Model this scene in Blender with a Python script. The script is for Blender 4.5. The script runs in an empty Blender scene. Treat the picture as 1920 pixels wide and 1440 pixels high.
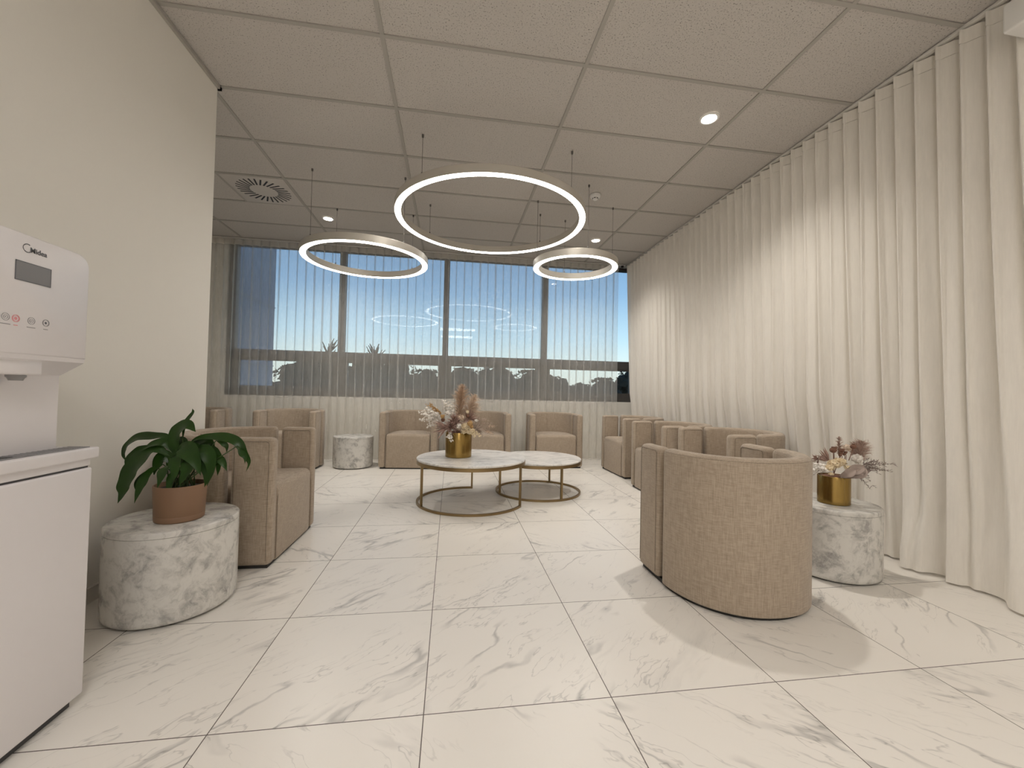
import bpy, bmesh, math, random
from mathutils import Vector, Matrix, noise

S = bpy.context.scene
COL = S.collection
PI = math.pi
random.seed(11)

# ------------------------------------------------------------------ camera
H_CAM, H_CEIL = 0.9871, 2.9865
cd = bpy.data.cameras.new('camera')
cd.sensor_fit = 'HORIZONTAL'; cd.sensor_width = 36.0
cd.lens = 764.82 * 36.0 / 1920.0
cd.clip_start = 0.02; cd.clip_end = 500
cam = bpy.data.objects.new('camera', cd); COL.objects.link(cam)
RIGHT, FWD, UP = Vector((.98871, .14783, -.02479)), None, None
_y, _p, _r = -0.1487831, 0.0199499, -0.0219883
_M = Matrix.Rotation(_y, 3, 'Z') @ Matrix.Rotation(_p, 3, 'X') @ Matrix.Rotation(_r, 3, 'Y')
RIGHT, FWD, UP = _M.col[0].copy(), _M.col[1].copy(), _M.col[2].copy()
m4 = Matrix((RIGHT, UP, -FWD)).transposed().to_4x4()
m4.translation = (0, 0, H_CAM)
cam.matrix_world = m4
S.camera = cam

# ------------------------------------------------------------------ colour management
S.view_settings.view_transform = 'Standard'
S.view_settings.look = 'None'
S.view_settings.gamma = 1.0
S.view_settings.use_curve_mapping = False
S.view_settings.exposure = 0.16
try:
    S.cycles.transparent_max_bounces = 24
    S.cycles.max_bounces = 10
    S.cycles.diffuse_bounces = 6
    S.cycles.caustics_reflective = False
    S.cycles.caustics_refractive = False
except Exception:
    pass
RING_STRENGTH = 15.5
SPOT_WATT = 90.0
FILL_PANEL_STRENGTH = 16.5
WARM = (1.0, .945, .86)

# ------------------------------------------------------------------ world: clear sky at dusk
W = bpy.data.worlds.new('dusk_sky'); S.world = W; W.use_nodes = True
nt = W.node_tree; nt.nodes.clear()
wo = nt.nodes.new('ShaderNodeOutputWorld'); bg = nt.nodes.new('ShaderNodeBackground')
tc = nt.nodes.new('ShaderNodeTexCoord'); sx = nt.nodes.new('ShaderNodeSeparateXYZ')
cr = nt.nodes.new('ShaderNodeValToRGB')
nt.links.new(tc.outputs['Generated'], sx.inputs[0]); nt.links.new(sx.outputs['Z'], cr.inputs[0])
el = cr.color_ramp.elements
el[0].position = 0.0; el[0].color = (.80, .83, .74, 1)
el[1].position = 1.0; el[1].color = (.05, .12, .28, 1)
for p_, c_ in ((.06, (.80, .92, .88, 1)), (.13, (.55, .78, .92, 1)), (.23, (.30, .50, .74, 1)), (.38, (.16, .29, .50, 1))):
    e = el.new(p_); e.color = c_
bg.inputs['Strength'].default_value = 1.12
nt.links.new(cr.outputs[0], bg.inputs['Color']); nt.links.new(bg.outputs[0], wo.inputs[0])


# ------------------------------------------------------------------ mesh helpers
class MB:
    """collects geometry and links it as ONE mesh object"""
    def __init__(self): self.v = []; self.f = []; self.mi = []
    def add(self, vs, fs, mi=0):
        o = len(self.v); self.v += [tuple(x) for x in vs]
        self.f += [tuple(i + o for i in f) for f in fs]; self.mi += [mi] * len(fs)
    def box(self, a, b, mi=0):
        (x0, y0, z0), (x1, y1, z1) = a, b
        self.add([(x0, y0, z0), (x1, y0, z0), (x1, y1, z0), (x0, y1, z0), (x0, y0, z1), (x1, y0, z1), (x1, y1, z1), (x0, y1, z1)],
                 [(0, 3, 2, 1), (4, 5, 6, 7), (0, 1, 5, 4), (1, 2, 6, 5), (2, 3, 7, 6), (3, 0, 4, 7)], mi)
    def rbox(self, a, b, r=.01, seg=3, mi=0):
        bm = bmesh.new(); bmesh.ops.create_cube(bm, size=1)
        for v in bm.verts:
            v.co = Vector([(a[i] + b[i]) / 2 + v.co[i] * (b[i] - a[i]) for i in range(3)])
        bmesh.ops.bevel(bm, geom=bm.edges[:], offset=r, segments=seg, profile=.5, affect='EDGES')
        self.bm(bm, mi)
    def bm(self, bm, mi=0):
        bm.verts.ensure_lookup_table(); bm.verts.index_update()
        self.add([v.co[:] for v in bm.verts], [[v.index for v in f.verts] for f in bm.faces], mi); bm.free()
    def loft(self, rings, closed=True, cap0=True, cap1=True, mi=0):
        n = len(rings[0]); vs = [p for r in rings for p in r]; fs = []
        for i in range(len(rings) - 1):
            for j in range(n if closed else n - 1):
                k = (j + 1) % n
                fs.append((i * n + j, i * n + k, (i + 1) * n + k, (i + 1) * n + j))
        if closed and cap0: fs.append(tuple(reversed(range(n))))
        if closed and cap1: fs.append(tuple(range((len(rings) - 1) * n, len(rings) * n)))
        self.add(vs, fs, mi)
    def lathe(self, prof, seg=48, c=(0, 0, 0), mi=0, cap0=True, cap1=True):
        rings = [[(c[0] + r * math.cos(2 * PI * j / seg), c[1] + r * math.sin(2 * PI * j / seg), c[2] + z) for j in range(seg)] for r, z in prof]
        self.loft(rings, True, cap0, cap1, mi)
    def tube(self, pts, r, seg=8, closed=False, mi=0):
        pts = [Vector(p) for p in pts]; n = len(pts); rings = []; up = None
        rr = r if hasattr(r, '__len__') else [r] * n
        for i, p in enumerate(pts):
            if closed: t = (pts[(i + 1) % n] - pts[i - 1])
            else: t = pts[min(i + 1, n - 1)] - pts[max(i - 1, 0)]
            t.normalize()
            if up is None:
                a = Vector((0, 0, 1)) if abs(t.z) < .9 else Vector((1, 0, 0)); up = (a - t * a.dot(t)).normalized()
            else:
                up = (up - t * up.dot(t))
                up = up.normalized() if up.length > 1e-6 else t.orthogonal().normalized()
            s = t.cross(up)
            rings.append([p + (up * math.cos(2 * PI * k / seg) + s * math.sin(2 * PI * k / seg)) * rr[i] for k in range(seg)])
        if closed: rings.append(rings[0]); self.loft(rings, True, False, False, mi)
        else: self.loft(rings, True, True, True, mi)
    def ball(self, c, r, sub=2, sc=(1, 1, 1), mi=0, rough=0, seed=0):
        bm = bmesh.new(); bmesh.ops.create_icosphere(bm, subdivisions=sub, radius=1)
        for v in bm.verts:
            q = 1 + (rough * noise.noise(v.co * 2.2 + Vector((seed, seed * .7, 0))) if rough else 0)
            v.co = Vector((c[0] + v.co.x * r * sc[0] * q, c[1] + v.co.y * r * sc[1] * q, c[2] + v.co.z * r * sc[2] * q))
        self.bm(bm, mi)
    def build(self, name, mats, parent=None, smooth=True, angle=None):
        me = bpy.data.meshes.new(name)
        me.from_pydata([tuple(v) for v in self.v], [], self.f)
        mats = mats if isinstance(mats, (list, tuple)) else [mats]
        for m in mats: me.materials.append(m)
        if len(mats) > 1: me.polygons.foreach_set('material_index', self.mi)
        bm = bmesh.new(); bm.from_mesh(me)
        bmesh.ops.recalc_face_normals(bm, faces=bm.faces[:])
        if smooth:
            a = math.radians(angle if angle else 38)
            for f in bm.faces: f.smooth = True
            for e in bm.edges:
                if len(e.link_faces) == 2 and e.calc_face_angle(0) > a: e.smooth = False
        bm.to_mesh(me); bm.free()
        o = bpy.data.objects.new(name, me); COL.objects.link(o)
        if parent is not None: o.parent = parent
        return o


def thing(name, label, cat, loc=(0, 0, 0), rz=0, group=None):
    o = bpy.data.objects.new(name, None); COL.objects.link(o); o.empty_display_size = .1
    o.location = loc; o.rotation_euler = (0, 0, rz); o['label'] = label; o['category'] = cat
    if group: o['group'] = group
    return o

def tag(o, label, cat, group=None):
    o['label'] = label; o['category'] = cat
    if group: o['group'] = group
    return o

def structure(o, label=None):
    o['kind'] = 'structure'
    if label: o['label'] = label
    return o

def dup(root, loc, rz, label, group=None):
    r = root.copy(); COL.objects.link(r); r.location = loc; r.rotation_euler = (0, 0, rz); r['label'] = label
    if group: r['group'] = group
    for ch in list(root.children):
        c = ch.copy(); COL.objects.link(c); c.parent = r
        for g in list(ch.children):
            d = g.copy(); COL.objects.link(d); d.parent = c
    return r


# ------------------------------------------------------------------ material helpers
class NT:
    def __init__(self, name):
        self.m = bpy.data.materials.new(name); self.m.use_nodes = True
        self.t = self.m.node_tree; self.t.nodes.clear()
        self.out = self.t.nodes.new('ShaderNodeOutputMaterial')
    def n(self, kind, **kw):
        x = self.t.nodes.new('ShaderNode' + kind)
        for k, v in kw.items(): setattr(x, k, v)
        return x
    def set(self, sock, v):
        if isinstance(v, bpy.types.NodeSocket): self.t.links.new(v, sock)
        else: sock.default_value = v
    def math(self, op, a, b=None, c=None, clamp=False):
        x = self.n('Math', operation=op, use_clamp=clamp)
        for i, q in enumerate((a, b, c)):
            if q is not None: self.set(x.inputs[i], q)
        return x.outputs[0]
    def vmath(self, op, a, b=None):
        x = self.n('VectorMath', operation=op); self.set(x.inputs[0], a)
        if b is not None: self.set(x.inputs[1], b)
        return x.outputs[0]
    def noise(self, vec, scale, detail=3, rough=.5, dist=0.0):
        x = self.n('TexNoise'); self.set(x.inputs['Vector'], vec)
        x.inputs['Scale'].default_value = scale; x.inputs['Detail'].default_value = detail
        x.inputs['Roughness'].default_value = rough; x.inputs['Distortion'].default_value = dist
        return x.outputs['Fac']
    def mapping(self, vec, scale=(1, 1, 1), rot=(0, 0, 0), loc=(0, 0, 0)):
        x = self.n('Mapping'); self.set(x.inputs['Vector'], vec)
        x.inputs['Scale'].default_value = scale; x.inputs['Rotation'].default_value = rot; self.set(x.inputs['Location'], loc)
        return x.outputs[0]
    def ramp(self, fac, stops):
        x = self.n('ValToRGB'); self.set(x.inputs[0], fac); e = x.color_ramp.elements
        for i, (p, c) in enumerate(stops):
            c = tuple(c) + (1,) if hasattr(c, '__len__') else (c, c, c, 1)
            if i < 2: e[i].position = p; e[i].color = c
            else: e.new(p).color = c
        return x.outputs[0]
    def smooth(self, v, lo, hi):
        x = self.n('MapRange', interpolation_type='SMOOTHSTEP'); self.set(x.inputs[0], v)
        x.inputs[1].default_value = lo; x.inputs[2].default_value = hi
        return x.outputs[0]
    def mix(self, f, a, b):
        x = self.n('Mix', data_type='RGBA'); self.set(x.inputs[0], f)
        for i, q in ((6, a), (7, b)):
            self.set(x.inputs[i], q if isinstance(q, bpy.types.NodeSocket) else tuple(q) + (1,))
        return x.outputs[2]
    def bump(self, h, strength, dist):
        x = self.n('Bump'); self.set(x.inputs['Height'], h); x.inputs['Strength'].default_value = strength; x.inputs['Distance'].default_value = dist
        return x.outputs[0]
    def pbr(self, col, rough=.5, metal=0.0, normal=None, spec=.5, **kw):
        b = self.n('BsdfPrincipled')
        self.set(b.inputs['Base Color'], col if isinstance(col, bpy.types.NodeSocket) else tuple(col) + (1,))
        self.set(b.inputs['Roughness'], rough); self.set(b.inputs['Metallic'], metal)
        b.inputs['Specular IOR Level'].default_value = spec
        for k, v in kw.items(): self.set(b.inputs[k.replace('_', ' ')], v)
        if normal is not None: self.set(b.inputs['Normal'], normal)
        self.t.links.new(b.outputs[0], self.out.inputs[0]); return b
    def obj(self): return self.n('TexCoord').outputs['Object']
    def pos(self): return self.n('NewGeometry').outputs['Position']

def plain(name, col, rough=.5, metal=0.0, spec=.5, bump=0, bscale=80, **kw):
    t = NT(name); nrm = None
    c = t.noise(t.obj(), bscale * .4, 3)
    colr = t.mix(t.math('MULTIPLY', c, .10), col, [x * .82 for x in col])
    if bump: nrm = t.bump(t.noise(t.obj(), bscale, 3), bump, .002)
    t.pbr(colr, rough, metal, nrm, spec, **kw); return t.m

def emit(name, col, strength):
    t = NT(name); e = t.n('Emission'); e.inputs[0].default_value = tuple(col) + (1,); e.inputs[1].default_value = strength
    t.t.links.new(e.outputs[0], t.out.inputs[0]); return t.m

FX, FY, TS = -.0573, 1.2835, .6
def mat_floor():
    t = NT('marble_look_floor_tiles'); P = t.pos()
    loc = t.vmath('SUBTRACT', P, (FX, FY, 0)); q = t.vmath('DIVIDE', loc, (TS, TS, 1))
    fl = t.vmath('FLOOR', q); fr = t.vmath('FRACTION', q)
    s = t.n('SeparateXYZ'); t.set(s.inputs[0], fr)
    f2 = t.n('SeparateXYZ'); t.set(f2.inputs[0], fl)
    idv = t.n('CombineXYZ'); t.set(idv.inputs[0], f2.outputs[0]); t.set(idv.inputs[1], f2.outputs[1])
    wn = t.n('TexWhiteNoise', noise_dimensions='3D'); t.set(wn.inputs['Vector'], idv.outputs[0])
    rnd = wn.outputs['Color']; rs = t.n('SeparateColor'); t.set(rs.inputs[0], rnd)
    # grout
    ex = t.math('MINIMUM', s.outputs[0], t.math('SUBTRACT', 1.0, s.outputs[0]))
    ey = t.math('MINIMUM', s.outputs[1], t.math('SUBTRACT', 1.0, s.outputs[1]))
    e = t.math('MINIMUM', ex, ey)
    grout = t.math('LESS_THAN', e, .0026)
    # tile-local coordinates, mirrored on some tiles
    flip = t.math('SUBTRACT', t.math('MULTIPLY', t.math('LESS_THAN', rs.outputs[0], .27), -2.0), -1.0)
    lx = t.math('MULTIPLY', t.math('SUBTRACT', s.outputs[0], .5), flip)
    cv = t.n('CombineXYZ'); t.set(cv.inputs[0], lx); t.set(cv.inputs[1], s.outputs[1])
    off = t.vmath('MULTIPLY', rnd, (37.0, 53.0, 19.0))
    base = t.vmath('ADD', t.vmath('MULTIPLY', cv.outputs[0], (TS, TS, 1)), off)
    warp = t.n('TexNoise'); t.set(warp.inputs['Vector'], base); warp.inputs['Scale'].default_value = 5; warp.inputs['Detail'].default_value = 4
    wv = t.vmath('MULTIPLY', t.vmath('SUBTRACT', warp.outputs['Color'], (.5, .5, .5)), (.10, .10, 0))
    c = t.vmath('ADD', base, wv)
    rotd = t.mapping(c, rot=(0, 0, math.radians(-42)))
    A = t.mapping(rotd, scale=(.85, 3.4, 1)); B = t.mapping(rotd, scale=(1.5, 7.0, 1))
    n1 = t.noise(A, 1.6, 3, .5); n2 = t.noise(B, 1.7, 4, .55)
    mk = t.noise(t.mapping(rotd, scale=(1.3, 2.2, 1)), 2.0, 2)
    v1 = t.math('SUBTRACT', 1.0, t.smooth(t.math('ABSOLUTE', t.math('SUBTRACT', n1, .5)), .0, .030))
    v1 = t.math('MULTIPLY', v1, t.smooth(mk, .46, .66))
    v2 = t.math('SUBTRACT', 1.0, t.smooth(t.math('ABSOLUTE', t.math('SUBTRACT', n2, .47)), .0, .013))
    v2 = t.math('MULTIPLY', v2, t.smooth(mk, .34, .58))
    v3 = t.math('MULTIPLY', t.smooth(t.noise(A, 1.1, 5, .6), .60, .78), .35)
    vein = t.math('ADD', t.math('MULTIPLY', v1, .74), t.math('ADD', t.math('MULTIPLY', v2, .46), v3), clamp=True)
    cloud = t.noise(base, 3.0, 3)
    col = t.mix(t.math('MULTIPLY', cloud, .5), (.80, .765, .715), (.74, .715, .675))
    col = t.mix(vein, col, (.40, .385, .365))
    col = t.mix(grout, col, (.13, .11, .10))
    t.pbr(col, t.math('ADD', .30, t.math('MULTIPLY', grout, .5)), 0, t.bump(t.math('SUBTRACT', 1.0, grout), .25, .002), .42)
    return t.m

def mat_marble(name, light, dark, sc, contrast=.5, rough=.28, veiny=False):
    t = NT(name); P = t.obj()
    w = t.n('TexNoise'); t.set(w.inputs['Vector'], P); w.inputs['Scale'].default_value = sc * .8; w.inputs['Detail'].default_value = 5
    c = t.vmath('ADD', P, t.vmath('MULTIPLY', t.vmath('SUBTRACT', w.outputs['Color'], (.5, .5, .5)), (.16, .16, .16)))
    d = t.mapping(c, rot=(.5, .6, .7), scale=(1.0, 2.4 if veiny else 1.35, 1.0))
    a = t.smooth(t.noise(d, sc, 7, .66), .42, .70)
    v = t.math('SUBTRACT', 1.0, t.smooth(t.math('ABSOLUTE', t.math('SUBTRACT', t.noise(d, sc * 1.35, 4, .55), .5)), 0, .045))
    f = t.math('ADD', t.math('MULTIPLY', a, contrast), t.math('MULTIPLY', t.math('MULTIPLY', v, t.smooth(t.noise(P, sc * .6, 2), .42, .62)), contrast * (.75 if veiny else .22)), clamp=True)
    t.pbr(t.mix(f, light, dark), rough, 0, None, .5); return t.m

def mat_fabric(name, col, dark):
    t = NT(name); P = t.obj()
    h = t.noise(t.mapping(P, scale=(22, 22, 330)), 1.0, 3, .65)
    v = t.noise(t.mapping(P, scale=(260, 260, 16)), 1.0, 3, .65)
    big = t.noise(P, 9, 3)
    f = t.math('ADD', t.math('MULTIPLY', h, .5), t.math('MULTIPLY', v, .5))
    f = t.smooth(f, .38, .62)
    f = t.math('ADD', t.math('MULTIPLY', f, .8), t.math('MULTIPLY', big, .22), clamp=True)
    b = t.pbr(t.mix(f, dark, col), .9, 0, t.bump(f, .35, .0015), .15)
    b.inputs['Sheen Weight'].default_value = .18; b.inputs['Sheen Roughness'].default_value = .5
    return t.m

def mat_sheer(name, alpha, col=(.88, .86, .81), tl_mix=.35):
    t = NT(name); P = t.pos()
    th = t.noise(t.mapping(P, scale=(150, 150, 9)), 1.0, 3, .6)
    mo = t.noise(t.mapping(P, scale=(40, 40, 6), rot=(.06, .08, 0)), 1.0, 4, .65)
    a = t.math('ADD', alpha - .10, t.math('ADD', t.math('MULTIPLY', th, .08), t.math('MULTIPLY', mo, .13)), clamp=True)
    tr = t.n('BsdfTransparent'); df = t.n('BsdfDiffuse'); tl = t.n('BsdfTranslucent')
    for x in (df, tl): x.inputs[0].default_value = tuple(col) + (1,)
    m1 = t.n('MixShader'); m1.inputs[0].default_value = tl_mix
    t.t.links.new(df.outputs[0], m1.inputs[1]); t.t.links.new(tl.outputs[0], m1.inputs[2])
    m2 = t.n('MixShader'); t.set(m2.inputs[0], a)
    t.t.links.new(tr.outputs[0], m2.inputs[1]); t.t.links.new(m1.outputs[0], m2.inputs[2])
    t.t.links.new(m2.outputs[0], t.out.inputs[0]); return t.m

def mat_glass():
    t = NT('window_glass'); tr = t.n('BsdfTransparent'); gl = t.n('BsdfGlossy'); gl.inputs['Roughness'].default_value = .01
    tr.inputs[0].default_value = (.93, .96, .97, 1)
    m = t.n('MixShader'); m.inputs[0].default_value = .03
    t.t.links.new(tr.outputs[0], m.inputs[1]); t.t.links.new(gl.outputs[0], m.inputs[2]); t.t.links.new(m.outputs[0], t.out.inputs[0]); return t.m

def mat_ceiling():
    t = NT('mineral_fibre_tile'); P = t.pos()
    p = t.smooth(t.noise(P, 130, 2, .6), .60, .68); b = t.noise(P, 90, 4, .7)
    t.pbr(t.mix(p, (.57, .54, .51), (.27, .255, .24)), .95, 0, t.bump(t.math('SUBTRACT', b, t.math('MULTIPLY', p, 1.5)), .6, .004), .1); return t.m

def mat_brass():
    t = NT('brushed_brass'); P = t.obj()
    s = t.noise(t.mapping(P, scale=(60, 60, 1)), 3, 3)
    t.pbr(t.mix(s, (.28, .185, .055), (.37, .25, .085)), t.math('ADD', .20, t.math('MULTIPLY', s, .06)), 1.0, None, .5); return t.m

M = {}
M['floor'] = mat_floor()
M['wall'] = plain('painted_wall', (.80, .775, .725), .85, bump=.06, bscale=220, spec=.2)
M['ceil'] = mat_ceiling()
M['tee'] = plain('ceiling_grid_white', (.40, .38, .35), .6)
M['skirt'] = plain('skirting_white', (.72, .69, .64), .5)
M['fabric'] = mat_fabric('oatmeal_linen', (.455, .375, .295), (.30, .242, .187))
M['welt'] = mat_fabric('linen_piping', (.26, .21, .165), (.20, .16, .12))
M['plinth'] = plain('black_plinth', (.02, .018, .016), .6)
M['sidemarble'] = mat_marble('grey_cloud_marble', (.64, .625, .59), (.28, .27, .26), 11.0, .88, .25)
M['topmarble'] = mat_marble('white_vein_marble', (.78, .76, .73), (.40, .39, .385), 7.0, .6, .22, True)
M['bronze'] = plain('antique_bronze_metal', (.30, .215, .11), .36, 1.0)
M['brass'] = mat_brass()
M['alu'] = plain('ring_housing_champagne', (.60, .565, .51), .42, .35)
M['led'] = emit('led_diffuser', (1.0, .95, .87), RING_STRENGTH)
M['spotdisc'] = emit('downlight_lens', (1.0, .90, .80), 40.0)
M['panel'] = emit('fill_panel_face', (1.0, .965, .93), FILL_PANEL_STRENGTH)
M['white'] = plain('white_plastic', (.80, .79, .77), .4)
M['cable'] = plain('steel_cable', (.16, .15, .14), .4, .6)
M['sheer'] = mat_sheer('sheer_voile', .31)
M['sheer_side'] = mat_sheer('sheer_voile_side', .93, (.90, .865, .81), .12)
M['tape'] = mat_sheer('heading_tape_cloth', .74, (.80, .76, .70))
M['tape_side'] = mat_sheer('heading_tape_side', .96, (.88, .845, .79), .08)
M['track'] = plain('curtain_track_white', (.68, .66, .62), .5)
M['ventplate'] = plain('vent_plate_paint', (.56, .53, .50), .6)
M['black'] = plain('black_plastic', (.015, .015, .017), .45)
M['glass'] = mat_glass()
M['frame'] = plain('dark_window_frame', (.080, .073, .068), .45)
M['disp'] = plain('dispenser_white', (.72, .69, .70), .30)
M['dispgrey'] = plain('dispenser_grey', (.24, .235, .24), .4)
M['dispdark'] = plain('dispenser_dark', (.06, .058, .06), .5)
M['screen'] = plain('lcd_grey', (.205, .20, .205), .25)
M['print'] = plain('print_dark', (.10, .10, .11), .5)
M['printgrey'] = plain('print_grey', (.30, .29, .30), .5)
M['printpink'] = plain('print_pink', (.72, .30, .32), .5)
M['orange'] = plain('orange_sticker', (.85, .32, .16), .5)
M['terra'] = plain('tan_pot_plastic', (.225, .130, .075), .55)
M['soil'] = plain('potting_soil', (.025, .018, .012), .95, bump=.8, bscale=120)

def mat_leaf():
    t = NT('peace_lily_leaf'); P = t.obj()
    n = t.noise(P, 14, 3); st = t.noise(P, 90, 2)
    c = t.mix(n, (.006, .022, .004), (.026, .072, .008)); c = t.mix(t.math('MULTIPLY', st, .25), c, (.035, .085, .012))
    b = t.pbr(c, .34, 0, None, .30); b.inputs['Transmission Weight'].default_value = 0
    return t.m
M['leaf'] = mat_leaf()
M['stemgreen'] = plain('leaf_stalk', (.035, .07, .015), .5)
M['concrete'] = plain('outside_wall_paint', (.30, .38, .50), .8)
M['tree'] = plain('dark_foliage', (.020, .026, .020), .95)
M['bark'] = plain('dark_bark', (.03, .025, .02), .95)
M['outground'] = plain('outside_grass', (.035, .045, .03), .95)
for k, c in dict(pampas=(.62, .47, .35), pampas2=(.72, .59, .48), whitef=(.86, .82, .77), cream=(.82, .70, .50), mauve=(.46, .32, .275), tanpod=(.46, .29, .13),
                 brownpod=(.19, .10, .07), wisp=(.46, .37, .31), greyleaf=(.36, .29, .26), plume=(.50, .37, .31), frond=(.24, .19, .17)).items():
    M[k] = plain('dried_' + k, c, .85, bump=.3, bscale=150, spec=.2)

# ------------------------------------------------------------------ room shell
XL, YL = -1.588, 2.95      # face and end of the left partition
XR, YB = 2.93, 6.08        # right wall, window wall
Y0, X0 = -4.2, -4.3
b = MB(); b.add([(X0, Y0, 0), (XR + .2, Y0, 0), (XR + .2, YB + .25, 0), (X0, YB + .25, 0), (X0, Y0, -.2), (XR + .2, Y0, -.2), (XR + .2, YB + .25, -.2), (X0, YB + .25, -.2)],
                [(0, 1, 2, 3), (4, 7, 6, 5), (0, 4, 5, 1), (1, 5, 6, 2), (2, 6, 7, 3), (3, 7, 4, 0)])
structure(b.build('floor', M['floor'], smooth=False), 'large white grey-veined marble-look floor tiles with thin dark joints')
b = MB(); b.box((X0, Y0, H_CEIL + .006), (XR + .2, YB + .25, H_CEIL + .2))
structure(b.build('ceiling', M['ceil'], smooth=False), 'suspended ceiling of pitted mineral tiles')
CX, CY = -1.6328, 1.7603
b = MB()
hw = .012
for i in range(-3, 5):
    x = CX + 1.2 * i; b.box((x - hw, Y0, H_CEIL - .001), (x + hw, YB, H_CEIL + .008))
j = -10
while CY + .6 * j < YB:
    y = CY + .6 * j
    if y > Y0: b.box((X0, y - hw, H_CEIL - .0015), (XR, y + hw, H_CEIL + .008))
    j += 1
b.box((CX - .6 - hw, CY + 2.4, H_CEIL - .001), (CX - .6 + hw, CY + 3.0, H_CEIL + .008))
structure(b.build('trim_1', M['tee'], smooth=False), 'ceiling grid of exposed tees')
b = MB(); b.box((XL - .004, Y0, H_CEIL - .022), (XL + .018, YL + .018, H_CEIL)); b.box((X0, YL - .004, H_CEIL - .022), (XL + .018, YL + .018, H_CEIL))
structure(b.build('trim_2', M['tee'], smooth=False), 'wall angle trim along the left partition')
b = MB(); b.box((X0, Y0, 0), (XL, YL, H_CEIL))
structure(b.build('wall_left', M['wall'], smooth=False), 'plain off-white partition wall')
b = MB(); b.box((X0 - .2, YL, 0), (X0, YB + .25, H_CEIL)); structure(b.build('wall_alcove', M['wall'], smooth=False))
b = MB(); b.box((XR, Y0, 0), (XR + .2, YB + .25, H_CEIL)); structure(b.build('wall_right', M['wall'], smooth=False))
b = MB(); b.box((X0, Y0 - .2, 0), (XR + .2, Y0, H_CEIL + .2)); structure(b.build('wall_rear', M['wall'], smooth=False))
WX0, WX1, WZ0 = -3.06, 2.90, .868
b = MB()
b.box((X0, YB, 0), (XR + .2, YB + .25, WZ0)); b.box((X0, YB, WZ0), (WX0, YB + .25, H_CEIL)); b.box((WX1, YB, WZ0), (XR + .2, YB + .25, H_CEIL))
structure(b.build('wall_back', M['wall'], smooth=False), 'window wall with off-white dado below the sill')
b = MB(); b.box((XL, Y0, 0), (XL + .013, YL + .013, .068)); b.box((X0, YL, 0), (XL + .013, YL + .013, .068))
structure(b.build('baseboard_left', M['skirt'], smooth=False))
b = MB(); b.box((X0, YB - .013, 0), (XR, YB, .068)); structure(b.build('baseboard_back', M['skirt'], smooth=False))
# white bulkhead at the near end of the side curtain
b = MB(); b.rbox((2.50, .30, 2.70), (2.93, 1.515, 2.84), .012); structure(b.build('trim_3', M['white']), 'white door head past the end of the side curtain')

b = MB(); b.box((2.62, 1.40, 2.84), (2.93, 1.515, H_CEIL)); b.build('transom_panel', M['concrete'], bpy.data.objects['trim_3'], smooth=False)

# window: dark frame, transom, mullions, lower sashes, panes
yf0, yf1 = YB + .03, YB + .12
b = MB()
mull = [-1.565, -.095, 1.405]
b.box((WX0, yf0, WZ0), (WX1, yf1, WZ0 + .085)); b.box((WX0, yf0, 1.385), (WX1, yf1, 1.505)); b.box((WX0, yf0, H_CEIL - .04), (WX1, yf1, H_CEIL))
b.box((WX0, yf0, WZ0), (WX0 + .10, yf1, H_CEIL)); b.box((WX1 - .035, yf0, WZ0), (WX1, yf1, H_CEIL))
for x in mull: b.box((x - .042, yf0 - .01, WZ0), (x + .042, yf1, H_CEIL))
win = structure(b.build('window_1', M['frame'], smooth=False), 'wide dark-framed window in four bays with low opening sashes')
xs = [WX0 + .10] + mull + [WX1 - .035]
for i in range(4):
    xa = xs[i] + (.042 if i else 0); xb = xs[i + 1] - (.042 if i < 3 else 0)
    b = MB(); w = .055
    za, zb = WZ0 + .085, 1.385
    b.box((xa, yf0 + .012, za), (xa + w, yf1 - .012, zb)); b.box((xb - w, yf0 + .012, za), (xb, yf1 - .012, zb))
    b.box((xa + w, yf0 + .012, za), (xb - w, yf1 - .012, za + .05)); b.box((xa + w, yf0 + .012, zb - .03), (xb - w, yf1 - .012, zb))
    s = b.build('sash', M['frame'], win, smooth=False)
    b = MB(); b.box((xa + w, yf0 + .04, za + .05), (xb - w, yf0 + .046, zb - .03)); b.build('pane', M['glass'], s, smooth=False)
    b = MB(); b.box((xa, yf0 + .04, 1.505), (xb, yf0 + .046, H_CEIL - .04)); b.build('pane', M['glass'], win, smooth=False)

# ------------------------------------------------------------------ outside
b = MB(); b.box((-200, YB + .3, -5.2), (200, 300, -5.0)); structure(b.build('ground', M['outground'], smooth=False))
b = MB()
b.box((-14, YB + .28, -5.0), (-3.22, 8.0, 4.6))
b.box((-3.222, YB + .28, 2.42), (-3.205, 8.0, 2.435)); b.box((-3.222, YB + .28, 1.36), (-3.205, 8.0, 1.375))
wing = structure(b.build('exterior_wing', M['concrete'], smooth=False), 'blue-grey outer wall of the neighbouring wing')

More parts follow.
